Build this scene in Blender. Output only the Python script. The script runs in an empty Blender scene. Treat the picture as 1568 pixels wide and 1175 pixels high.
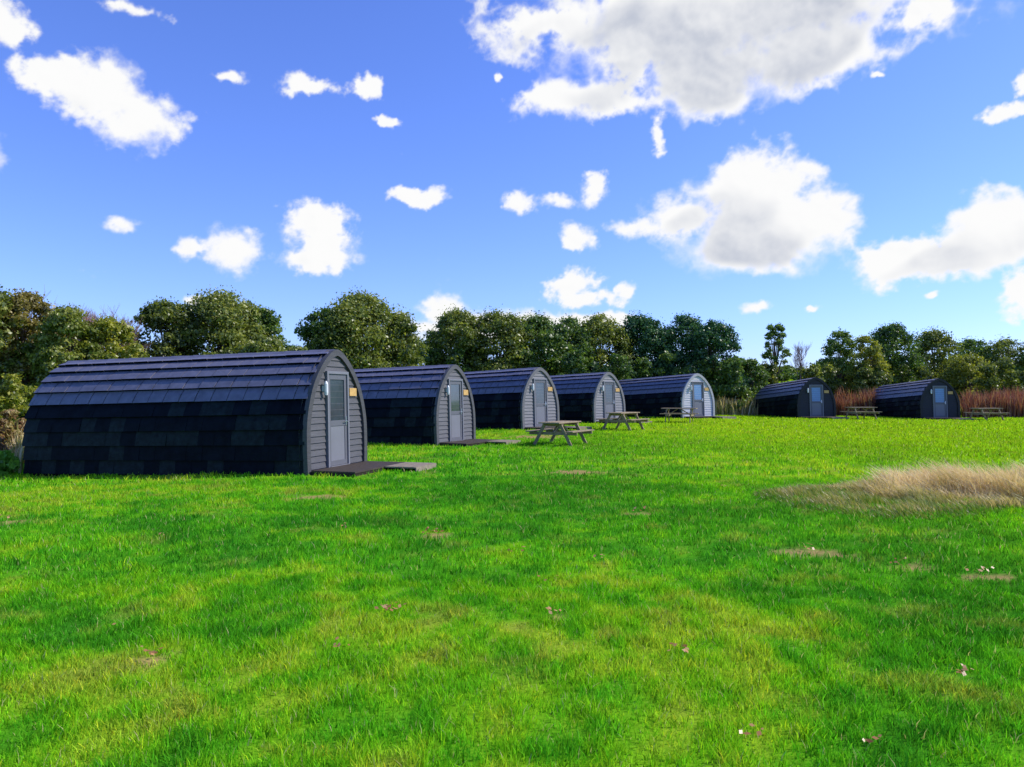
import bpy, math, random
import numpy as np
from mathutils import Vector
R=math.radians
F=1185.0; CX=784.0; HY=604.0; CAMZ=1.65
scene=bpy.context.scene
scene.view_settings.view_transform='Standard'
scene.view_settings.look='None'
scene.view_settings.exposure=0
rng=np.random.default_rng(7)
random.seed(5)

def sm(a,b,x):
    t=np.clip((x-a)/(b-a),0,1); return t*t*(3-2*t)
def vnoise(x,y,seed=0):
    xi=np.floor(x).astype(np.int64); yi=np.floor(y).astype(np.int64)
    xf=x-xi; yf=y-yi
    xf=xf*xf*(3-2*xf); yf=yf*yf*(3-2*yf)
    def h(a,b):
        n=(a*374761393+b*668265263+seed*974711)&0x7fffffff
        n=((n^(n>>13))*1274126177)&0x7fffffff
        return ((n^(n>>16))&0xffff)/65535.0
    return (h(xi,yi)*(1-xf)+h(xi+1,yi)*xf)*(1-yf)+(h(xi,yi+1)*(1-xf)+h(xi+1,yi+1)*xf)*yf
def fbm(x,y,seed=0,o=4,g=.5):
    s=0;a=.5
    for i in range(o):
        s=s+a*vnoise(x,y,seed+i*17); x,y=(x*.8-y*.6)*2.03+3.1,(x*.6+y*.8)*2.03+1.7;a*=g
    return s
CP=np.array([(0,3,0),(-3,6,0),(3,6,0),(0,10,0),(6,12,0),(-8,9,0),(8,20,0),(15,25,0),(-4.2,15.8,0),(-3.6,17.9,0),(-11.4,17.8,-.25),(-9,15,-.15),(-14,18,-.3),
(-2.4,24.8,0),(-1.3,27,0.02),(-9,28,-.15),(.44,32.3,.17),(2,34,.17),(4.2,39.5,.18),(6,41.5,.2),(10,45.3,.27),(12.3,46.6,.25),(18.5,50,.12),(22,50,.1),
(26.4,50,.05),(31,50,.05),(18,40,.1),(25,38,.0),(0,50,.1),(-20,40,-.2),(10,60,.1),(30,60,0),(-30,20,-.3),(50,40,0)],float)
def gz(x,y):
    x=np.asarray(x,float);y=np.asarray(y,float)
    num=0;den=1e-9
    for (cx,cy,cz) in CP:
        w=1.0/((x-cx)**2+(y-cy)**2+2.0)**1.5
        num=num+w*cz;den=den+w
    z=num/den
    z=z+(fbm(x*.45,y*.45,3,3)-.44)*.05
    z=z+8.0*sm(95,240,y)+ (fbm(x*.01+9,y*.01,5,2)-.4)*5*sm(120,300,y)
    return z
def gp(px,depth): return (px-CX)/F*depth
def ground_pt(px,py):
    d=CAMZ*F/(py-HY)
    return gp(px,d),d

# ---------- materials ----------
def mat_new(name):
    m=bpy.data.materials.new(name); m.use_nodes=True
    nt=m.node_tree; nt.nodes.clear()
    o=nt.nodes.new('ShaderNodeOutputMaterial')
    return m,nt,o
def N(nt,t,**k):
    n=nt.nodes.new(t)
    for a,b in k.items(): setattr(n,a,b)
    return n
def ramp(nt,fac,stops):
    r=N(nt,'ShaderNodeValToRGB'); nt.links.new(fac,r.inputs[0])
    el=r.color_ramp.elements
    while len(el)<len(stops): el.new(0.5)
    for e,(p,c) in zip(el,stops):
        e.position=p; e.color=(c[0],c[1],c[2],1)
    return r.outputs[0]
def mixc(nt,fac,a,b,mode='MIX'):
    m=N(nt,'ShaderNodeMix',data_type='RGBA',blend_type=mode)
    for i,v in ((0,fac),(6,a),(7,b)):
        if isinstance(v,(int,float)): m.inputs[i].default_value=v
        elif isinstance(v,tuple): m.inputs[i].default_value=(v[0],v[1],v[2],1)
        else: nt.links.new(v,m.inputs[i])
    return m.outputs[2]
def noise(nt,scale,detail=4,rough=.55,vec=None):
    n=N(nt,'ShaderNodeTexNoise'); n.inputs['Scale'].default_value=scale
    n.inputs['Detail'].default_value=detail; n.inputs['Roughness'].default_value=rough
    if vec is not None: nt.links.new(vec,n.inputs['Vector'])
    return n.outputs[0]
def simple(name,col,rough=.7,var=.25,scale=3,bump=0,spec=.4,stretch=(1,1,1),metal=0):
    m,nt,o=mat_new(name)
    tc=N(nt,'ShaderNodeTexCoord'); mp=N(nt,'ShaderNodeMapping'); mp.inputs['Scale'].default_value=stretch
    nt.links.new(tc.outputs['Object'],mp.inputs[0])
    n=noise(nt,scale,5,.6,mp.outputs[0])
    c=ramp(nt,n,[(.3,tuple(x*(1-var) for x in col)),(.7,tuple(min(1,x*(1+var)) for x in col))])
    p=N(nt,'ShaderNodeBsdfPrincipled'); nt.links.new(c,p.inputs['Base Color'])
    p.inputs['Roughness'].default_value=rough; p.inputs['Specular IOR Level'].default_value=spec
    p.inputs['Metallic'].default_value=metal
    if bump:
        b=N(nt,'ShaderNodeBump'); b.inputs['Strength'].default_value=bump; b.inputs['Distance'].default_value=.01
        n2=noise(nt,scale*5,4,.6,mp.outputs[0]); nt.links.new(n2,b.inputs['Height']); nt.links.new(b.outputs[0],p.inputs['Normal'])
    nt.links.new(p.outputs[0],o.inputs[0])
    return m
# turf colour per vertex, computed from world position
def turf(x,y):
    n1=fbm(x*.2,y*.2,41,3)/.875; n2=fbm(x*1.1+4,y*1.1,42,4)/.94; n3=fbm(x*4.5,y*4.5,43,3)/.875
    t=np.clip((n1-.5)*1.1+(n2-.5)*1.3+(n3-.5)*1.3+.40,0,1)
    c=np.stack([np.interp(t,[0,.4,.75,1],[.05,.105,.21,.33]),np.interp(t,[0,.4,.75,1],[.25,.38,.46,.48]),np.interp(t,[0,.4,.75,1],[.014,.014,.014,.03])],-1)
    k=sm(0,24,x+.4*y-4)*.8
    c=c*(1-k[...,None])+np.array([.30,.47,.01])*k[...,None]
    b=sm(.56,.72,n3*.5+fbm(x*1.7,y*1.7,44,3)/.875*.5)*.45
    c=c*(1-b[...,None])+np.array([.26,.25,.06])*b[...,None]
    return c
def leafy(name,cols,trans=.35,lawn=False,tmul=1.3):
    m,nt,o=mat_new(name)
    if lawn:
        a=N(nt,'ShaderNodeAttribute',attribute_name='col'); c=a.outputs['Color']
    else:
        a=N(nt,'ShaderNodeAttribute',attribute_name='var')
        c=ramp(nt,a.outputs['Fac'],cols)
    d=N(nt,'ShaderNodeBsdfDiffuse'); nt.links.new(c,d.inputs[0])
    t=N(nt,'ShaderNodeBsdfTranslucent')
    ct=mixc(nt,1.0,c,(tmul,tmul*1.05,tmul*.6),'MULTIPLY'); nt.links.new(ct,t.inputs[0])
    ms=N(nt,'ShaderNodeMixShader'); ms.inputs[0].default_value=trans
    nt.links.new(d.outputs[0],ms.inputs[1]); nt.links.new(t.outputs[0],ms.inputs[2])
    if lawn: nt.links.new(ms.outputs[0],o.inputs[0]); return m
    gl=N(nt,'ShaderNodeBsdfGlossy'); gl.inputs['Roughness'].default_value=.4; gl.inputs[0].default_value=(.8,.8,.8,1)
    m2=N(nt,'ShaderNodeMixShader'); m2.inputs[0].default_value=.04
    nt.links.new(ms.outputs[0],m2.inputs[1]); nt.links.new(gl.outputs[0],m2.inputs[2])
    nt.links.new(m2.outputs[0],o.inputs[0])
    return m
M={}
M['bark']=simple('bark',(.13,.1,.075),.9,.4,6,0,.1)
M['twig']=simple('bare_twigs',(.34,.2,.16),.9,.3,3,0,.1)
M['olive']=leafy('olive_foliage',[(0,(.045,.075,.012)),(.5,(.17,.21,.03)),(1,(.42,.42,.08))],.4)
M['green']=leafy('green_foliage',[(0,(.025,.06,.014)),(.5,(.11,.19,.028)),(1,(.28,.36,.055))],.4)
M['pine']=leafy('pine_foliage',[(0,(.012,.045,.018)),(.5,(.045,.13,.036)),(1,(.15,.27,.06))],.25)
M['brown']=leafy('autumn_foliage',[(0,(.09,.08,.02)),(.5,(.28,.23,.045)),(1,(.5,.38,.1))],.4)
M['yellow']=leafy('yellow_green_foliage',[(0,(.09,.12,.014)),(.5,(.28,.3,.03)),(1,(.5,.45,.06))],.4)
M['russet']=leafy('bracken',[(0,(.1,.08,.025)),(.4,(.38,.2,.1)),(.75,(.36,.33,.1)),(1,(.6,.45,.24))],.4)
M['rust']=leafy('dock_stems',[(0,(.12,.035,.025)),(.5,(.3,.09,.07)),(1,(.42,.25,.12))])
M['straw']=leafy('dry_grass',[(0,(.16,.24,.03)),(.35,(.42,.36,.12)),(.7,(.75,.55,.3)),(1,(.9,.74,.52))],.35,tmul=1.1)
M['grass']=leafy('grass_blades',None,.4,True)
M['broad']=leafy('broad_leaf',[(0,(.14,.32,.03)),(1,(.35,.6,.08))])
M['leaf']=leafy('fallen_leaf',[(0,(.3,.12,.03)),(.5,(.5,.26,.1)),(1,(.6,.42,.22))],.2)
m,nt,o=mat_new('meadow_ground')
g=N(nt,'ShaderNodeNewGeometry'); a=N(nt,'ShaderNodeAttribute',attribute_name='col')
nf=noise(nt,26,5,.7,g.outputs['Position'])
f=ramp(nt,nf,[(.3,(.5,.55,.5)),(.5,(.95,.95,.95)),(.7,(1.2,1.1,1.1))])
c=mixc(nt,1.0,a.outputs['Color'],f,'MULTIPLY')
p=N(nt,'ShaderNodeBsdfDiffuse'); nt.links.new(c,p.inputs['Color'])
nt.links.new(p.outputs[0],o.inputs[0]); M['ground']=m

# ---------- mesh helpers ----------
def np_mesh(name,verts,faces,mats,midx=None,var=None,attr='var',smooth=False,col=None):
    verts=np.asarray(verts,np.float32); faces=np.asarray(faces,np.int32)
    me=bpy.data.meshes.new(name); nf,k=faces.shape
    me.vertices.add(len(verts)); me.vertices.foreach_set('co',verts.ravel())
    me.loops.add(nf*k); me.loops.foreach_set('vertex_index',faces.ravel())
    me.polygons.add(nf); me.polygons.foreach_set('loop_start',np.arange(nf,dtype=np.int32)*k)
    me.polygons.foreach_set('loop_total',np.full(nf,k,np.int32))
    for mm in mats: me.materials.append(mm)
    if midx is not None: me.polygons.foreach_set('material_index',np.asarray(midx,np.int32))
    if smooth: me.polygons.foreach_set('use_smooth',np.ones(nf,bool))
    me.update(calc_edges=True)
    if var is not None:
        at=me.attributes.new(attr,'FLOAT','POINT'); at.data.foreach_set('value',np.asarray(var,np.float32))
    if col is not None:
        at=me.attributes.new('col','FLOAT_COLOR','POINT'); cc=np.ones((len(verts),4),np.float32); cc[:,:3]=col; at.data.foreach_set('color',cc.ravel())
    ob=bpy.data.objects.new(name,me); scene.collection.objects.link(ob)
    return ob
class MB:
    def __init__(s): s.v=[];s.f=[];s.m=[]
    def quad(s,a,b,c,d,m=0):
        i=len(s.v); s.v+= [a,b,c,d]; s.f.append((i,i+1,i+2,i+3)); s.m.append(m)
    def poly(s,pts,m=0):
        i=len(s.v); s.v+=list(pts); s.f.append(tuple(range(i,i+len(pts)))); s.m.append(m)
    def box(s,x0,x1,y0,y1,z0,z1,m=0):
        i=len(s.v)
        s.v+=[(x0,y0,z0),(x1,y0,z0),(x1,y1,z0),(x0,y1,z0),(x0,y0,z1),(x1,y0,z1),(x1,y1,z1),(x0,y1,z1)]
        for f in ((0,3,2,1),(4,5,6,7),(0,1,5,4),(1,2,6,5),(2,3,7,6),(3,0,4,7)):
            s.f.append(tuple(i+k for k in f)); s.m.append(m)
    def beam(s,p,q,w,h,m=0):
        p=Vector(p);q=Vector(q);d=(q-p).normalized()
        side=Vector((1,0,0)) if abs(d.x)<.9 else Vector((0,1,0))
        up=d.cross(side).normalized(); side=up.cross(d).normalized()
        i=len(s.v)
        for e in (p,q):
            for a,b in ((-1,-1),(1,-1),(1,1),(-1,1)):
                s.v.append(tuple(e+side*(a*w/2)+up*(b*h/2)))
        for f in ((0,1,2,3),(7,6,5,4),(0,4,5,1),(1,5,6,2),(2,6,7,3),(3,7,4,0)):
            s.f.append(tuple(i+k for k in f)); s.m.append(m)
    def make(s,name,mats,parent=None,bevel=0):
        me=bpy.data.meshes.new(name); me.from_pydata(s.v,[],s.f)
        for mm in mats: me.materials.append(mm)
        me.polygons.foreach_set('material_index',s.m); me.update()
        ob=bpy.data.objects.new(name,me); scene.collection.objects.link(ob)
        if parent: ob.parent=parent
        if bevel:
            bm=ob.modifiers.new('bevel','BEVEL'); bm.width=bevel; bm.segments=2
        return ob
def empty(name,loc,rot):
    e=bpy.data.objects.new(name,None); e.location=loc; e.rotation_euler=rot; e.empty_display_size=.3
    scene.collection.objects.link(e); return e

# ---------- terrain ----------
n=520
u=np.linspace(-1,1,n); xs=np.sinh(u*6.4)/np.sinh(6.4)*1500
u=np.linspace(-.62,1,n); ys=np.sinh(u*6.0)/np.sinh(6.0)*1600+14
X,Y=np.meshgrid(xs,ys); Z=gz(X,Y)
idx=np.arange(n*n).reshape(n,n)
faces=np.stack([idx[:-1,:-1],idx[:-1,1:],idx[1:,1:],idx[1:,:-1]],-1).reshape(-1,4)
spots=[(670,819,.2),(230,1008,.07),(1240,846,.28),(1385,868,.2),(1470,1040,.12),(15,799,.22),(980,786,.16),(1510,884,.2),(880,722,.5),(1330,1150,.06),(850,945,.08),(820,672,.8),(480,760,.4)]
spotxy=[(*ground_pt(a,b),r) for a,b,r in spots]
def dirt(x,y):
    d=np.zeros_like(np.asarray(x,float))
    for sx_,sy_,r in spotxy:
        dd=np.sqrt(((x-sx_)/1.5)**2+(y-sy_)**2)/r
        d=np.maximum(d,1-sm(.4,1.1,dd+(vnoise(np.asarray(x)*14,np.asarray(y)*14,4)-.5)*.9))
    return d
gc=turf(X,Y)*.85; dd=(dirt(X,Y)*.8)[...,None]; gc=gc*(1-dd)+np.array([.42,.25,.12])*dd
ground=np_mesh('ground',np.stack([X,Y,Z],-1).reshape(-1,3),faces,[M['ground']],col=gc.reshape(-1,3),smooth=True)

# ---------- grass ----------
def blades(name,x,y,h,w,mat,var=None,lean=.5,col=None,wind=0):
    n=len(x); z=gz(x,y)
    a=rng.uniform(0,2*math.pi,n); la=rng.uniform(0,2*math.pi,n); ln=rng.uniform(.1,1,n)*lean*h
    dx,dy=np.cos(a)*w/2,np.sin(a)*w/2; lx,ly=np.cos(la)*ln+wind*h,np.sin(la)*ln
    b=np.stack([x,y,z-.01],-1)
    W=np.stack([dx,dy,0*dx],-1); L=np.stack([lx,ly,0*lx],-1); H=np.stack([0*h,0*h,h],-1)
    v=np.stack([b-W,b+W,b+W*.75+L*.35+H*.6,b-W*.75+L*.35+H*.6,b+L+H],1).reshape(-1,3)
    i=(np.arange(n)*5)[:,None]
    f=np.concatenate([i+np.array([[0,1,2]]),i+np.array([[0,2,3]]),i+np.array([[3,2,4]])],1).reshape(-1,3)
    return np_mesh(name,v,f,[mat],var=None if var is None else np.repeat(var,5),col=None if col is None else np.repeat(col,5,0))
def wedge(n,d0,d1,pad=.1):
    d=np.sqrt(rng.uniform(d0*d0,d1*d1,n)); t=rng.uniform(-.66-pad,.66+pad,n)
    return t*d,d
PODS=[(-4.19,15.8,-17,1.3),(-2.42,24.75,-26,1.5),(.44,32.3,-40,1.8),(4.2,39.5,-46,1.8),(9.99,45.3,-60,2.2),(18.5,50,-85,3.2),(26.45,50,-89,3.0)]
HW=1.22; PL=7.4
def podmask(x,y):
    keep=np.ones(len(x),bool)
    for px_,py_,an,_ in PODS:
        c,s_=math.cos(R(an)),math.sin(R(an))
        ox,oy=px_-s_*HW,py_+c*HW
        lx=(x-ox)*c+(y-oy)*s_; ly=-(x-ox)*s_+(y-oy)*c
        keep&=~((lx<1.2)&(lx>-PL)&(abs(ly)<HW+.03))
    return keep
gx=[];gy=[];gh=[];gw=[]
for cnt,d0,d1,h0,w0 in ((260000,2.6,7,.055,.0055),(240000,7,15,.06,.009),(160000,15,32,.07,.02),(80000,32,56,.075,.04)):
    x,y=wedge(cnt,d0,d1)
    cl=fbm(x*1.3,y*1.3,11,4)/.94; cl2=fbm(x*7,y*5,2,2)/.75
    k=podmask(x,y)&(rng.uniform(0,1,cnt)>dirt(x,y)*.97)&(rng.uniform(0,1,cnt)<.25+1.1*cl2)
    x,y,cl,cl2=x[k],y[k],cl[k],cl2[k]
    gx.append(x);gy.append(y);gh.append(h0*(.05+.6*cl+1.2*cl2)*rng.uniform(.5,1.4,len(x)));gw.append(w0*rng.uniform(.7,1.3,len(x)))
gx,gy,gh,gw=map(np.concatenate,(gx,gy,gh,gw))
gcol=turf(gx,gy)*np.clip(rng.normal(1.1,.38,len(gx)),.3,2.2)[:,None]
q=rng.uniform(0,1,len(gx)); gcol[q>.97]=np.array([.55,.5,.22])
gcol[q<.14]*=np.array([1.7,1.2,1])
blades('lawn_grass',gx,gy,gh,gw,M['grass'],lean=.9,col=np.clip(gcol,0,.8))

def patch(name,px0,px1,py0,py1,cnt,h,w,mat,lo=0,hi=1,rag=1.3):
    d0=CAMZ*F/(py1-HY); d1=CAMZ*F/(py0-HY)
    dc=(d0+d1)/2; xa,xb=gp(px0,dc),gp(px1,dc)
    x=rng.uniform(xa,xb,cnt); y=rng.uniform(d0,d1,cnt)
    r=((x-(xa+xb)/2)/((xb-xa)/2))**2+((y-dc)/((d1-d0)/2))**2
    k=(r+(fbm(x*1.2,y*1.2,31)-.45)*rag<1); x,y,r=x[k],y[k],r[k]
    hh=h*np.clip(1.25-r*.9,.2,1)*rng.uniform(.5,1.2,len(x))*(.3+1.3*vnoise(x*2.4,y*2.4,8))
    v=np.clip(lo+(hi-lo)*(vnoise(x*1.8,y*1.8,9)*.6+rng.uniform(0,.5,len(x)))-.25*(r>.6),0,1)
    return blades(name,x,y,hh,w*rng.uniform(.6,1.3,len(x)),mat,v,.9,wind=-.6)
patch('dry_grass_patch',1270,2100,734,786,40000,.36,.014,M['straw'],lo=.25,hi=1.15,rag=.9)
patch('dry_grass_patch',1165,1500,741,796,12000,.14,.014,M['straw'],lo=-.15,hi=.6)

# ---------- foliage ----------
def tube(pts,radii,sides=6):
    V=[];Fq=[]
    pts=[Vector(p) for p in pts]
    for i,(p,r) in enumerate(zip(pts,radii)):
        d=(pts[min(i+1,len(pts)-1)]-pts[max(i-1,0)]).normalized()
        s=Vector((0,1,0)) if abs(d.y)<.9 else Vector((1,0,0))
        a=d.cross(s).normalized(); b=d.cross(a)
        for k in range(sides):
            t=2*math.pi*k/sides; V.append(tuple(p+a*(r*math.cos(t))+b*(r*math.sin(t))))
    for i in range(len(pts)-1):
        for k in range(sides):
            k2=(k+1)%sides
            Fq.append((i*sides+k,i*sides+k2,(i+1)*sides+k2,(i+1)*sides+k))
    return V,Fq
def leaf_quads(c,nrm,size,elong=1.5):
    n=len(c); nrm=nrm/np.linalg.norm(nrm,axis=1,keepdims=True)
    r=rng.normal(size=(n,3)); a=np.cross(nrm,r); a/=np.linalg.norm(a,axis=1,keepdims=True); b=np.cross(nrm,a)
    a=a*(size*elong/2)[:,None]; b=b*(size/2)[:,None]
    return np.stack([c-a,c-b*.9,c+a,c+b*.9],1).reshape(-1,3)
def clump_leaves(centers,rads,per,size,flat=.75):
    k=len(centers); cc=np.repeat(centers,per,0); rr=np.repeat(rads,per)
    d=rng.normal(size=(k*per,3)); d/=np.linalg.norm(d,axis=1,keepdims=True)
    d[:,2]=np.where((d[:,2]<-.2)&(rng.uniform(size=k*per)<.6),-d[:,2],d[:,2])
    # lobed, ragged clumps rather than spheres
    ph=np.repeat(rng.uniform(0,6.28,(k,3)),per,0)
    lob=1+.22*np.sin(d[:,0]*5+ph[:,0])+.18*np.sin(d[:,1]*6+ph[:,1])+.16*np.sin(d[:,2]*7+ph[:,2])
    rad=rr*lob*(rng.uniform(.25,1.3,k*per)**.6)
    pos=cc+d*rad[:,None]*np.array([1,1,flat])
    nr=d+rng.normal(size=d.shape)*.8+np.array([0,0,.3])
    cv=np.repeat(rng.uniform(-.16,.16,k),per)
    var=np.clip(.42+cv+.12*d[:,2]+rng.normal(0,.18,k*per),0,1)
    return leaf_quads(pos,nr,size*rng.uniform(.6,1.4,k*per)),var
def tree(name,px,hwpx,toppy,depth,mat,base=.25,nc=70,per=150,ls=.13,shape='dome',lean=0,cs=1.0):
    x=gp(px,depth); y=depth; z=float(gz(x,y)); W=hwpx/F*depth
    H=(HY-toppy)/F*depth+CAMZ-z
    t=rng.uniform(0.02,1,nc)**.8; ang=rng.uniform(0,2*math.pi,nc)
    if shape=='dome': prof=np.sqrt(np.clip(1-t**3,0,1))*(.8+.2*np.clip(t*4,0,1))
    else: prof=np.sqrt(np.clip(1-(2*t-1)**2,.05,1))*np.where(t>.6,.75,1)
    bump=1+.15*np.sin(ang*3+rng.uniform(0,6))+.1*np.sin(ang*5+1)
    crad=np.clip(rng.uniform(.12,.27,nc)*W,.28,.95)*cs
    rr=np.clip(W-crad*.7,.15,None)*prof*bump*rng.uniform(.2,1,nc)**.45
    cz=z+H*base+(H*(1-base)-crad*.7)*t
    C=np.stack([x+rr*np.cos(ang)+lean*(cz-z),y+rr*np.sin(ang),cz],-1)
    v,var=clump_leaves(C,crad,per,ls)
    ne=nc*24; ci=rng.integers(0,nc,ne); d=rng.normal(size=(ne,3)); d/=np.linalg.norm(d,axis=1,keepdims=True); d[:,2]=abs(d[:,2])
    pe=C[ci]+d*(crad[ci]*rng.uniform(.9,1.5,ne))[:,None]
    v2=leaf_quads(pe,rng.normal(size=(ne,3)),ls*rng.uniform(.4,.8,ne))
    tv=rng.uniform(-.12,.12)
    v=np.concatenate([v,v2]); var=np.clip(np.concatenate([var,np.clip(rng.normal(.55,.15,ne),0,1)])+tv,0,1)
    TV=[];TF=[]
    def add(p,r,s=6):
        a,b=tube(p,r,s); o=len(TV); TV.extend(a); TF.extend([tuple(o+q for q in f) for f in b])
    tr=.02*H
    top=(x+lean*H*.8,y,z+H*.85)
    add([(x,y,z-.2),(x+.05,y,z+H*.2),(x-.05+lean*H*.4,y+.05,z+H*.5),top],[tr*1.3,tr,tr*.6,tr*.15],8)
    for i in range(min(nc,34)):
        c=C[i]; h0=z+(c[2]-z)*random.uniform(.35,.6)
        s=(x+lean*(h0-z)*.8,y,h0); mid=((s[0]*.5+c[0]*.5),(s[1]*.5+c[1]*.5),h0*.4+c[2]*.6)
        add([s,mid,tuple(c)],[tr*.35,tr*.22,tr*.06],5)
    nt_=len(TV)
    V=np.concatenate([np.array(TV),v]); lf=np.arange(len(v)).reshape(-1,4)+nt_
    FF=np.concatenate([np.array(TF),lf])
    mi=np.concatenate([np.zeros(len(TF)),np.ones(len(lf))])
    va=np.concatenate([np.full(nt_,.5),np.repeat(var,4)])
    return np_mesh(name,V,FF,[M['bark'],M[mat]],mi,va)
def bare_tree(name,px,hwpx,toppy,depth,n=140,thick=.02):
    x=gp(px,depth); y=depth; z=float(gz(x,y)); W=hwpx/F*depth; H=(HY-toppy)/F*depth+CAMZ-z
    TV=[];TF=[]
    def add(p,r,s=4):
        a,b=tube(p,r,s); o=len(TV); TV.extend(a); TF.extend([tuple(o+q for q in f) for f in b])
    add([(x,y,z-.1),(x,y,z+H*.4),(x+.1,y,z+H*.8)],[.1,.07,.02],6)
    def grow(p,d,l,r,lev):
        q=p+d*l; m_=p+d*l*.5+Vector((random.uniform(-1,1),random.uniform(-1,1),random.uniform(-.3,.6)))*l*.08
        add([p,m_,q],[r,r*.75,r*.5],3)
        if lev>0:
            for k in range(5):
                nd=(d+Vector((random.uniform(-1,1),random.uniform(-1,1),random.uniform(-.2,.9)))*.55).normalized()
                grow(p.lerp(q,random.uniform(.35,1)),nd,l*random.uniform(.5,.75),r*.55,lev-1)
    for k in range(max(4,n//14)):
        a=random.uniform(0,6.28); h0=random.uniform(.2,.6)*H
        d=Vector((math.cos(a)*W*.8,math.sin(a)*W*.8,(H-h0)*random.uniform(.55,.8)))
        grow(Vector((x,y,z+h0)),d.normalized(),d.length*.5,thick*1.6,3)
    return np_mesh(name,np.array(TV),np.array(TF),[M['twig']],np.zeros(len(TF)))
def bushes(name,items,mat,ls=.11,per=150,ncl=26):
    V=[];A=[]
    for (px,hw,top,depth) in items:
        x=gp(px,depth); z=float(gz(x,depth)); W=hw/F*depth; H=max(.5,(HY-top)/F*depth+CAMZ-z)
        t=rng.uniform(0,1,ncl); ang=rng.uniform(0,2*math.pi,ncl); cr=rng.uniform(.2,.34,ncl)*min(W,H)
        r=(W-cr*.5)*np.sqrt(1-t**2.2)*rng.uniform(.1,1,ncl)**.5
        C=np.stack([x+r*np.cos(ang),depth+.7*r*np.sin(ang),z+(H-cr*.5)*t],-1)
        v,a=clump_leaves(C,cr,per,ls); V.append(v);A.append(np.clip(a+rng.uniform(-.12,.12),0,1))
    V=np.concatenate(V);A=np.concatenate(A)
    return np_mesh(name,V,np.arange(len(V)).reshape(-1,4),[M[mat]],var=np.repeat(A,4))

T=tree
T('hedgerow_tree',-110,95,445,34,'olive',.05,90)
T('hedgerow_tree',-20,70,440,34,'olive',.05,110,ls=.11)
T('hedgerow_tree',35,66,448,35,'brown',.05,120,ls=.11)
T('hedgerow_tree',105,62,472,34,'olive',.05,120,ls=.11)
bare_tree('bare_hawthorn_tree',60,60,434,37,240,.025)
bare_tree('bare_hawthorn_tree',165,60,450,38,240,.025)
bare_tree('bare_hawthorn_tree',115,60,440,39,240,.025)
T('hedgerow_tree',165,60,488,35,'yellow',.05,100,ls=.11)
T('broadleaf_tree',255,68,460,41,'olive',.1,140,ls=.12)
T('broadleaf_tree',338,90,449,42,'olive',.12,210,lean=.01,ls=.12)
T('broadleaf_tree',398,48,470,43,'green',.1,90,ls=.12)
T('broadleaf_tree',495,58,472,47,'green',.1,105)
T('broadleaf_tree',553,92,450,48,'olive',.1,230)
T('broadleaf_tree',608,50,484,48,'olive',.1,95)
T('broadleaf_tree',700,66,475,57,'olive',.1,150,ls=.14)
T('broadleaf_tree',762,72,478,57,'olive',.1,160,ls=.14)
T('broadleaf_tree',822,60,484,58,'green',.1,130,ls=.14)
T('broadleaf_tree',872,56,487,60,'green',.1,120,ls=.14)
T('broadleaf_tree',920,56,481,61,'olive',.1,130,ls=.14)
T('pine_tree',980,58,482,62,'pine',.06,160,ls=.13)
T('pine_tree',1045,62,484,62,'pine',.06,170,ls=.13)
T('pine_tree',1093,54,491,60,'pine',.05,135,ls=.13)
T('young_ash_tree',1187,26,491,64,'green',.2,60,80,.12,'oval',cs=.85)
bare_tree('bare_sapling_tree',1226,14,505,66,90,.018)
T('young_ash_tree',1285,38,505,66,'green',.1,95,100,.13,'oval',cs=.9)
T('young_ash_tree',1328,36,513,64,'yellow',.05,80,100,.13,'oval',cs=.9)
T('broadleaf_tree',1368,52,496,68,'green',.08,115,130,.14)
T('broadleaf_tree',1432,50,506,72,'olive',.05,105,130,.15)
T('broadleaf_tree',1486,54,520,78,'green',.05,90,130,.15)
T('broadleaf_tree',1545,54,518,76,'olive',.05,90,130,.15)
T('broadleaf_tree',1610,58,505,74,'green',.05,80,130,.15)
T('broadleaf_tree',1690,60,495,72,'olive',.05,80,130,.15)
T('hawthorn_bush',1486,50,544,66,'yellow',.02,70,140,.13)
T('hawthorn_bush',1150,36,550,60,'green',.02,50,130,.13)
it=[]
for px in range(-160,470,32): it.append((px+random.uniform(-10,10),38,random.uniform(514,545),random.uniform(37,40)))
bushes('hedgerow',it,'olive',.11,180)
it=[]
for px in range(430,960,30): it.append((px+random.uniform(-10,10),34,random.uniform(522,552),random.uniform(54,57)))
for px in range(940,1130,26): it.append((px+random.uniform(-10,10),32,random.uniform(538,566),random.uniform(57,60)))
bushes('hedgerow',it,'green',.14,160)
it=[]
for px in range(1120,1720,26):
    it.append((px+random.uniform(-10,10),30,random.uniform(546,573) if not 1195<px<1240 else 588,random.uniform(62,70)))
bushes('hedgerow',it,'olive',.14,140)
bushes('far_tree_line',[(px,55,random.uniform(550,562),random.uniform(150,200)) for px in range(1080,1700,45)],'green',.5,140)
bushes('bramble_thicket',[(-60,60,600,20),(-14,34,612,20.5),(14,26,628,20.8),(34,18,640,21.2),(-30,40,640,19)],'russet',.055,320)
bushes('bramble_thicket',[(-30,40,570,27),(15,35,575,28),(60,40,585,30),(90,40,580,32)],'yellow',.08,220)
bushes('dock_plant',[(8,22,698,18.2),(-20,24,690,17.8)],'broad',.16,60,12)
def stems(name,px0,px1,d0,d1,cnt,h,mat):
    d=rng.uniform(d0,d1,cnt); px=rng.uniform(px0,px1,cnt); x=(px-CX)/F*d
    blades(name,x,d,h*rng.uniform(.5,1.15,cnt)*(.5+.9*vnoise(x*.9,d*.9,3)),rng.uniform(.03,.09,cnt),M[mat],rng.uniform(0,1,cnt),.35)
stems('red_dock_patch',1280,1350,56,59,3200,1.7,'rust')
stems('red_dock_patch',1474,1640,53,58,7500,1.6,'rust')
stems('rough_grass_verge',1095,1160,56,60,2200,1.1,'straw')
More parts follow.
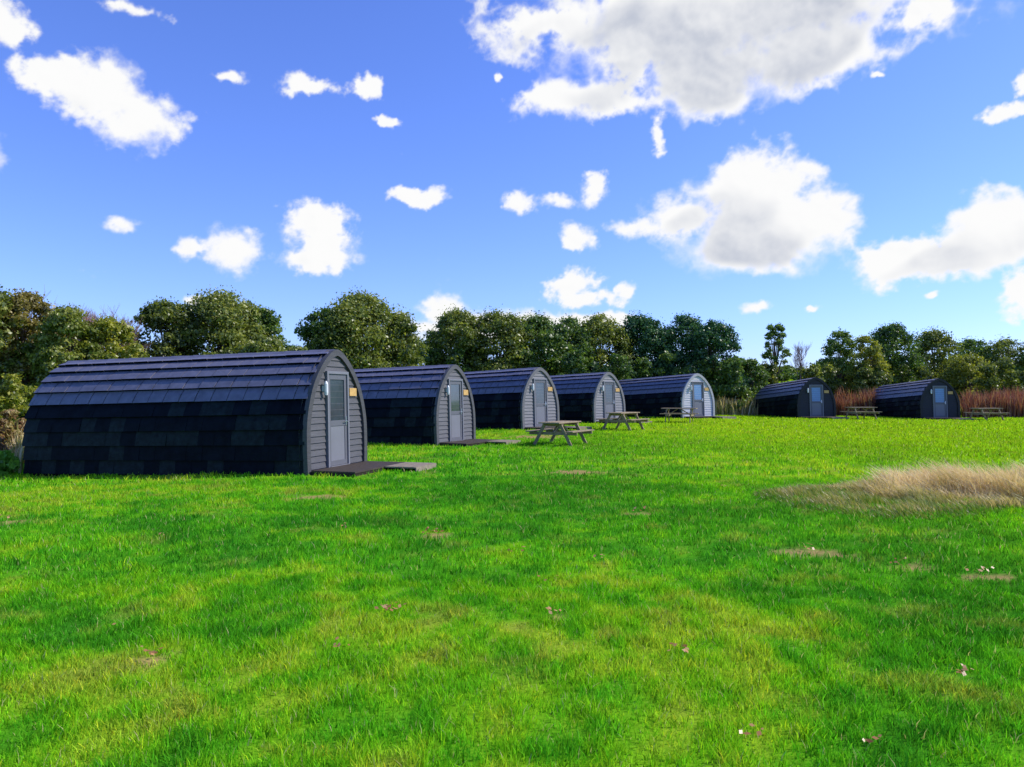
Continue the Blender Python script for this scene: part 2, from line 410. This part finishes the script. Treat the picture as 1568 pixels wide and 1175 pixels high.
stems('rough_grass_verge',1100,1700,59,61,9000,.9,'yellow')
stems('rough_grass_verge',-110,34,18.6,23,5000,.85,'straw')

# ---------- pods ----------
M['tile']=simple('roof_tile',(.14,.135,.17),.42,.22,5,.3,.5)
M['tileb']=simple('shaded_wall_tile',(.004,.006,.010),.6,.5,4,.4,.06)  # same tile as the roof, with the wall's shade put into its colour
M['tileg']=simple('shaded_sheen_tile',(.007,.013,.014),.6,.7,7,.4,.12)  # wall shade plus a green-blue sheen, both put into the tile colour
M['core']=simple('pod_shell',(.008,.008,.012),.8,.2,2,0,.1)
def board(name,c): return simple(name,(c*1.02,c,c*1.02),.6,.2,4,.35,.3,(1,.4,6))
M['door']=simple('door_paint',(.12,.12,.13),.45,.06,2,0,.4)
M['doorp']=simple('door_panel',(.18,.18,.195),.45,.06,2,0,.4)
M['glass']=simple('door_glass',(.05,.07,.08),.06,.3,1.2,0,.7)
M['frost']=simple('blind_glass',(.13,.26,.45),.15,.15,1.2,0,.6)
M['white']=simple('white_plastic',(.7,.7,.68),.4,.03,2)
M['sign']=simple('wooden_sign',(.55,.33,.1),.6,.25,8)
M['metal']=simple('steel',(.5,.5,.52),.3,.1,4,0,.5,metal=.9)
M['deck']=simple('deck_timber',(.03,.022,.016),.75,.35,5,.4,.15,(1,6,1))
M['deckt']=simple('deck_boards',(.26,.21,.15),.75,.3,5,.4,.2,(6,1,1))
M['deckd']=simple('dark_deck_boards',(.06,.046,.035),.7,.3,5,.4,.2,(6,1,1))
M['wood']=simple('weathered_timber',(.3,.23,.14),.8,.35,5,.4,.2,(1,6,6))
ctrl=[(HW,-.02),(HW+.02,.6),(HW-.02,1.15),(1.0,1.72),(.69,2.14),(.36,2.42),(0,2.57)]
def catmull(P,n=10):
    P=[Vector((2*P[0][0]-P[1][0],2*P[0][1]-P[1][1]))]+[Vector(p) for p in P]+[Vector((-P[-2][0],P[-2][1]))]
    out=[]
    for i in range(1,len(P)-2):
        for k in range(n):
            t=k/n
            out.append(.5*((2*P[i])+(-P[i-1]+P[i+1])*t+(2*P[i-1]-5*P[i]+4*P[i+1]-P[i+2])*t*t+(-P[i-1]+3*P[i]-3*P[i+1]+P[i+2])*t**3))
    out.append(P[-2]); return out
half=catmull(ctrl)
hy=np.array([p[0] for p in half]); hz=np.array([p[1] for p in half])
S=np.concatenate([[0],np.cumsum(np.hypot(np.diff(hy),np.diff(hz)))]); ST=S[-1]
def prof(s,off=0):
    y=np.interp(s,S,hy); z=np.interp(s,S,hz)
    e=.03; ty=np.interp(min(s+e,ST),S,hy)-np.interp(max(s-e,0),S,hy); tz=np.interp(min(s+e,ST),S,hz)-np.interp(max(s-e,0),S,hz)
    l=math.hypot(ty,tz); return y+off*tz/l, z-off*ty/l
def ywid(z,inset=0): return float(np.interp(z,hz,hy))-inset
def pod(i,px_,py_,an,tilt,facec):
    c,s_=math.cos(R(an)),math.sin(R(an))
    ox,oy=px_-s_*HW,py_+c*HW; z=float(gz(px_,py_))
    e=empty('glamping_pod',(ox,oy,z+.01),(0,R(-tilt),R(an)))
    rnd=random.Random(i)
    mb=MB(); full=[( -prof(s,-.03)[0],prof(s,-.03)[1]) for s in np.linspace(0,ST,24)]+[(prof(s,-.03)[0],prof(s,-.03)[1]) for s in np.linspace(ST,0,24)[1:]]
    full[0]=(full[0][0],-.55); full[-1]=(full[-1][0],-.55)
    for a,b in zip(full[:-1],full[1:]):
        mb.quad((-PL+.05,a[0],a[1]),(-.08,a[0],a[1]),(-.08,b[0],b[1]),(-PL+.05,b[0],b[1]))
    mb.poly([(-PL+.05,a,b) for a,b in full]); mb.poly([(-.08,a,b) for a,b in full][::-1])
    mb.make('pod_shell',[M['core']],e)
    mb=MB(); NC=10; ch=ST/NC; tw=.41
    for sgn in (-1,1):
        for k in range(NC):
            s0=k*ch; s1=min((k+1)*ch+.03,ST); off0=rnd.choice([0,.1,.2,.3])
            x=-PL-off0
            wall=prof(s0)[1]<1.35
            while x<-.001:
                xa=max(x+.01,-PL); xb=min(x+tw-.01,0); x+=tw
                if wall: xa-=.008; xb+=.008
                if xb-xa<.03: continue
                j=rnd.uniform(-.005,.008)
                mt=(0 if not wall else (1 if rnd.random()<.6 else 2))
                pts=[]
                for s,o in ((s0,.065+j),((s0+s1)/2,.036+j),(s1,.006)):
                    yy,zz=prof(s,o); pts.append((sgn*yy,zz))
                bi=prof(s0,-.02); bi=(sgn*bi[0],bi[1])
                P=[bi]+pts
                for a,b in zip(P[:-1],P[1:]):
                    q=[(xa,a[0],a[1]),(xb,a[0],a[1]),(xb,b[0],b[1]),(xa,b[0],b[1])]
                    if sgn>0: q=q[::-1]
                    mb.quad(*q,mt if a is not bi else (1 if not wall else mt))  # lips of roof courses use the dark tile, painting in the lap shadows
                bi2=prof(s1,-.02)
                for xx in (xa,xb):
                    mb.poly([(xx,a,b) for a,b in P]+[(xx,sgn*bi2[0],bi2[1])],mt)
    mb.make('roof_and_wall_tiles',[M['tile'],M['tileb'],M['tileg']],e)
    mb=MB()
    for k in range(12):
        xa=-PL+k*PL/12-.02; xb=xa+PL/12+.01
        mb.quad((xa,-.13,2.56),(xb,-.13,2.55),(xb,0,2.63),(xa,0,2.64)); mb.quad((xa,0,2.64),(xb,0,2.63),(xb,.13,2.55),(xa,.13,2.56))
    mb.make('ridge_cap',[M['tile']],e)
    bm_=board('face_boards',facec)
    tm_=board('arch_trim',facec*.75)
    mb=MB()
    ss=list(np.linspace(0,ST,26)); o_=[prof(s,.055) for s in ss]; i_=[prof(s,-.085) for s in ss]
    for sgn in (-1,1):
        for k in range(25):
            a,b,cc,d=o_[k],o_[k+1],i_[k+1],i_[k]
            if k==24: b=(0,b[1]); cc=(0,cc[1])
            A=[(sgn*a[0],a[1]),(sgn*b[0],b[1]),(sgn*cc[0],cc[1]),(sgn*d[0],d[1])]
            for x in (.07,-.12): mb.quad(*[(x,p[0],p[1]) for p in A])
            mb.quad((.07,*A[0]),(-.03,*A[0]),(-.03,*A[1]),(.07,*A[1])); mb.quad((.07,*A[3]),(.07,*A[2]),(-.12,*A[2]),(-.12,*A[3]))
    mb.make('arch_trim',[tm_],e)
    mb=MB(); z0=-.05
    while z0<2.46:
        z1=min(z0+.135,2.49); w0=max(ywid(z0,.04),.02); w1=max(ywid(z1,.05),.02)
        mb.quad((.026,-w0,z0),(.026,w0,z0),(0,w1,z1),(0,-w1,z1)); mb.quad((-.01,-w0,z0),(-.01,w0,z0),(.026,w0,z0),(.026,-w0,z0))
        z0=z1
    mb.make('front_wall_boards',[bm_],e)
    dw=.4; zt=2.08
    mb=MB()
    mb.box(.0,.075,-dw-.06,-dw,.06,zt+.06); mb.box(0,.075,dw,dw+.06,.06,zt+.06); mb.box(0,.075,-dw,dw,zt,zt+.06); mb.box(0,.1,-dw,dw,.03,.09)
    mb.make('door_frame',[M['doorp']],e,.004)
    mb=MB()
    mb.box(.005,.045,-dw+.004,-dw+.1,.095,zt-.004,0); mb.box(.005,.045,dw-.1,dw-.004,.095,zt-.004,0)
    mb.box(.005,.045,-dw+.1,dw-.1,zt-.12,zt-.004,0); mb.box(.005,.045,-dw+.1,dw-.1,.95,1.07,0); mb.box(.005,.045,-dw+.1,dw-.1,.095,.2,0)
    mb.box(.005,.033,-dw+.1,dw-.1,.2,.95,1)
    mb.make('door_leaf',[M['door'],M['doorp']],e,.003)
    mb=MB(); mb.box(.005,.025,-dw+.1,dw-.1,1.07,zt-.12); mb.make('door_glass',[M['glass' if i<4 else 'frost']],e)
    mb=MB(); mb.box(.045,.06,dw-.075,dw-.035,.95,1.15); mb.box(.06,.1,dw-.065,dw-.045,1.03,1.05); mb.box(.085,.1,dw-.17,dw-.045,1.03,1.05); mb.make('door_handle',[M['metal']],e,.003)
    a,b=tube([(.1,-dw-.17,1.62),(.1,-dw-.17,1.68),(.1,-dw-.17,1.86),(.1,-dw-.17,1.92)],[.035,.045,.045,.02],10)
    mb=MB(); mb.v=list(a); mb.f=list(b); mb.m=[0]*len(b); mb.poly(a[:10]); mb.poly(a[-10:]); mb.box(.02,.07,-dw-.2,-dw-.14,1.7,1.82)
    mb.make('wall_lamp',[M['white']],e)
    mb=MB(); mb.box(.028,.05,dw+.14,dw+.46,1.6,1.78); mb.make('name_sign',[M['sign']],e,.004)
    mb=MB(); x=.1
    while x<1.7:
        lo_=-HW+.02 if x<1.0 else 0.1
        mb.box(x,x+.135,lo_,HW-.02,.055,.085,2 if x<1.0 else 1); x+=.143
    for yy in (-HW+.02,-.4): mb.box(.1,1.05,yy,yy+.05,-.1,.053,0)
    for yy in (.4,HW-.07): mb.box(.1,1.7,yy,yy+.05,-.1,.053,0)
    mb.box(1.05,1.078,-HW+.02,.09,-.1,.052,0); mb.box(x+.003,x+.028,.1,HW-.02,-.1,.08,1)
    d=mb.make('entrance_deck',[M['deck'],M['deckt'],M['deckd']],e); d.rotation_euler=(0,R(tilt),0)
fc=[.085,.11,.17,.21,.5,.03,.028]  # board tones per pod: glancing light and shade on the fronts painted in
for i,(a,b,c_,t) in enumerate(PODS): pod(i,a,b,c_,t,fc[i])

# ---------- picnic tables ----------
def picnic(px,depth,rot):
    x=gp(px,depth); z=float(gz(x,depth))
    e=empty('picnic_table',(x,depth,z),(0,0,R(rot)))
    mb=MB()
    for k in range(5): y=-.36+k*.148; mb.box(-.9,.9,y,y+.135,.7,.74)
    mb.make('table_top',[M['wood']],e,.004)
    mb=MB()
    for sg in (-1,1):
        for k in range(2):
            y=sg*(.64+k*.13); mb.box(-.9,.9,y-.06,y+.06,.43,.465)
    mb.make('bench_seats',[M['wood']],e,.004)
    mb=MB()
    for xx in (-.62,.62):
        for sg in (-1,1): mb.beam((xx,sg*.66,-.03),(xx,sg*.26,.695),.045,.1)
        mb.box(xx+.025,xx+.07,-.84,.84,.33,.427); mb.box(xx+.025,xx+.07,-.35,.35,.61,.698)
    mb.beam((-.6,0,.37),(-.1,0,.68),.045,.07); mb.beam((.6,0,.37),(.1,0,.68),.045,.07)
    mb.make('a_frame_legs',[M['wood']],e,.004)
picnic(858,25.3,62)
picnic(954,33,55)
picnic(1040,40.5,-20)
picnic(1318,48.5,10)
picnic(1510,48,12)

# ---------- fallen leaves ----------
L=[];A=[]
def leafat(x,y,s):
    c=np.array([[x,y,float(gz(x,y))+.05+random.random()*.02]])
    L.append(leaf_quads(c,np.array([[random.uniform(-.5,.5),random.uniform(-.9,.2),1]]),np.array([s]),1.3)); A.append(random.random()*.7)
for px,py,k in [(590,942,12),(520,1000,6),(1040,1005,8),(230,1008,8),(850,945,5),(180,970,1),(610,940,4),(1150,1135,5),(1330,1150,5),(1470,1040,10),(665,818,14),(790,849,5),(530,810,5),(245,820,4),(1235,845,10),(1375,868,10),(980,785,7),(835,893,4),(1105,745,4),(920,860,4),(15,798,8),(1500,883,9)]:
    for j in range(k):
        x,y=ground_pt(px+random.gauss(0,9),py+random.gauss(0,3)); leafat(x,y,random.uniform(.014,.028)*(1+y/14))
V=np.concatenate(L); np_mesh('fallen_leaves',V,np.arange(len(V)).reshape(-1,4),[M['leaf']],var=np.repeat(np.array(A),4))

# ---------- sun ----------
AZ,EL=80,40
sd=Vector((math.sin(R(AZ))*math.cos(R(EL)),math.cos(R(AZ))*math.cos(R(EL)),math.sin(R(EL))))
sl=bpy.data.lights.new('sun','SUN'); sl.energy=5; sl.angle=R(.5); sl.color=(1,.95,.86)
so=bpy.data.objects.new('sun',sl); so.rotation_euler=sd.to_track_quat('Z','Y').to_euler(); so.location=(20,0,30); scene.collection.objects.link(so)

# ---------- clouds: a distant shell of cumulus with per-vertex density and shade ----------
BL=[(1140,0,330,100),(1090,100,112,72),(890,148,90,28),(1005,200,14,32),(1230,70,120,58),(850,30,85,30),(1420,5,58,34),(960,80,50,60),
(85,112,70,24),(150,138,75,46),(215,178,70,48),(340,110,26,12),(470,128,38,18),(562,130,22,17),(587,181,17,7),(205,10,46,11),(8,25,32,38),
(185,335,34,13),(288,381,17,16),(356,382,48,30),(490,346,56,31),(488,390,50,28),(640,300,38,13),(795,307,20,15),(853,305,22,9),(908,282,20,20),(905,302,15,16),(878,365,27,19),
(1155,285,82,58),(1170,352,128,56),(1055,335,60,32),(980,347,52,12),(1245,345,56,48),
(1370,398,62,34),(1535,350,82,60),(1455,392,90,32),(1566,450,32,42),(1545,165,28,10),(1568,125,12,16),
(872,438,42,25),(895,458,42,14),(957,443,12,12),(1155,468,19,9),(1246,470,11,5),(1435,446,14,7),(760,117,6,9),(1345,112,8,4),
(678,482,36,22),(760,492,80,19),(850,496,95,15),(935,490,35,11),(300,458,14,8),(610,488,18,9),(700,505,120,13),
(-120,200,110,50),(-220,380,90,40),(1750,250,120,60),(1820,420,90,30),(-100,440,50,16)]
st=.0011
az=np.arange(-.92,.92,st); el=np.arange(.0,.60,st)
A_,E_=np.meshgrid(az,el)
wx=(fbm(A_*34,E_*34,60,5)-.48)*.028; wy=(fbm(A_*34+9,E_*34+5,61,5)-.48)*.020
U_=A_+wx; V_=E_+wy
acc=np.zeros_like(A_); szn=np.zeros_like(A_)
K=11.0
for (cx,cy,rx,ry) in BL:
    a0=math.atan((cx-CX)/F); e0=math.atan((HY-cy)/F*math.cos(a0))
    ra=rx/F*math.cos(a0)**2*1.05; re=ry/F*math.cos(a0)*math.cos(e0)**2*1.05
    i0,i1=np.searchsorted(az,[a0-ra*2.6,a0+ra*2.6]); j0,j1=np.searchsorted(el,[e0-re*2.6-.02,e0+re*2.6+.02])
    i0=max(i0-12,0); i1+=12
    dv=(V_[j0:j1,i0:i1]-e0)/re
    ln=np.sqrt(((U_[j0:j1,i0:i1]-a0)/ra)**2+dv**2)
    ex=np.exp(-K*ln)
    acc[j0:j1,i0:i1]+=ex; szn[j0:j1,i0:i1]+=ex*min(1,math.sqrt(rx*ry)/120)
f=1+np.log(acc+1e-9)/K; szn=szn/(acc+1e-9)
def billow(x,y,seed,o):
    s=0;a=.5
    for i in range(o):
        s=s+a*np.abs(2*vnoise(x,y,seed+i*13)-1); x,y=(x*.8-y*.6)*2.1+3.1,(x*.6+y*.8)*2.1+1.7;a*=.5
    return s
nb=billow(A_*34,E_*38,70,6); nf_=fbm(A_*20,E_*24,80,7,.55)
nh=fbm(A_*85,E_*100,85,5,.6)
small=np.clip(1-szn*1.3,0,1)
f2=f+(.45-nb)*(.55-.1*small)+(nf_-.52)*.85+(nh-.56)*1.2*small+.04
soft=sm(.42,.7,fbm(A_*13+3,E_*13,90,3)/.875)
cov=sm(-.12-.14*soft,.22+.34*soft+.3*small,f2)
cov=cov*(.82+.18*sm(.05,.4,f2))
def blur(a,r):
    for ax in (0,1):
        c=np.cumsum(np.pad(a,[(r+1,r) if k==ax else (0,0) for k in (0,1)],mode='edge'),axis=ax)
        n_=a.shape[ax]
        a=(np.take(c,range(2*r+1,2*r+1+n_),ax)-np.take(c,range(0,n_),ax))/(2*r+1)
    return a
th=blur(cov,4)
tau=0
for k in range(1,11):
    o=k*6
    tau=tau+np.roll(np.roll(th,-o,1),-int(o*.9),0)/10
dsun=blur(tau,6)*blur(th,12)
dark=sm(.5,1.0,dsun)*(.25+.7*np.clip(szn*1.1,0,1))
det=blur(.45-nb,1); rel=det-np.roll(np.roll(det,-5,1),-5,0)
dark=np.clip(dark*(.7+1.0*(nf_-.45))-rel*.3*(.3+dark)+(.45-nb)*-.12*dark,0,1)
nr_,ncn=A_.shape
RAD=3000.0
PX=RAD*np.cos(E_)*np.sin(A_); PY=RAD*np.cos(E_)*np.cos(A_); PZ=RAD*np.sin(E_)
ix=np.arange(nr_*ncn).reshape(nr_,ncn)
fq=np.stack([ix[:-1,:-1],ix[:-1,1:],ix[1:,1:],ix[1:,:-1]],-1).reshape(-1,4)
cf=cov.ravel(); keep=cf[fq].max(1)>.002; fq=fq[keep]
used=np.zeros(nr_*ncn,bool); used[fq.ravel()]=True; remap=np.cumsum(used)-1
vv=np.stack([PX,PY,PZ],-1).reshape(-1,3)[used]; fq=remap[fq]
cov_=cf[used]
tt=dark.ravel()[used][:,None]
ccol=np.array([1,1,1.0])*(1-tt)+np.array([.55,.59,.69])*tt
m,nt,o=mat_new('cloud_vapour')
a=N(nt,'ShaderNodeAttribute',attribute_name='col'); b=N(nt,'ShaderNodeAttribute',attribute_name='var')
em=N(nt,'ShaderNodeEmission'); nt.links.new(a.outputs['Color'],em.inputs[0]); em.inputs[1].default_value=.98
tp=N(nt,'ShaderNodeBsdfTransparent'); mx=N(nt,'ShaderNodeMixShader')
nt.links.new(b.outputs['Fac'],mx.inputs[0]); nt.links.new(tp.outputs[0],mx.inputs[1]); nt.links.new(em.outputs[0],mx.inputs[2]); nt.links.new(mx.outputs[0],o.inputs[0])
try: m.cycles.emission_sampling='NONE'
except Exception: pass
np_mesh('sky_clouds',vv,fq,[m],var=cov_,col=ccol,smooth=True)

# ---------- world ----------
w=bpy.data.worlds.new('World'); scene.world=w; w.use_nodes=True; nt=w.node_tree; nt.nodes.clear()
out=N(nt,'ShaderNodeOutputWorld')
sky=N(nt,'ShaderNodeTexSky',sky_type='NISHITA'); sky.sun_disc=False; sky.sun_elevation=R(EL); sky.sun_rotation=R(AZ)
sky.air_density=1; sky.dust_density=.3; sky.ozone_density=2
tint=mixc(nt,1.0,sky.outputs[0],(.70,.87,1.6),'MULTIPLY')
bg=N(nt,'ShaderNodeBackground'); bg.inputs[1].default_value=.15; nt.links.new(tint,bg.inputs[0])
nt.links.new(bg.outputs[0],out.inputs[0])

# ---------- camera ----------
cd=bpy.data.cameras.new('camera'); cam=bpy.data.objects.new('camera',cd); scene.collection.objects.link(cam)
cd.sensor_width=36; cd.lens=36*F/1568; cd.clip_end=6000; cd.clip_start=.1
cam.location=(0,0,CAMZ); cam.rotation_euler=(R(90)+math.atan(16.5/F),0,0)
scene.camera=cam
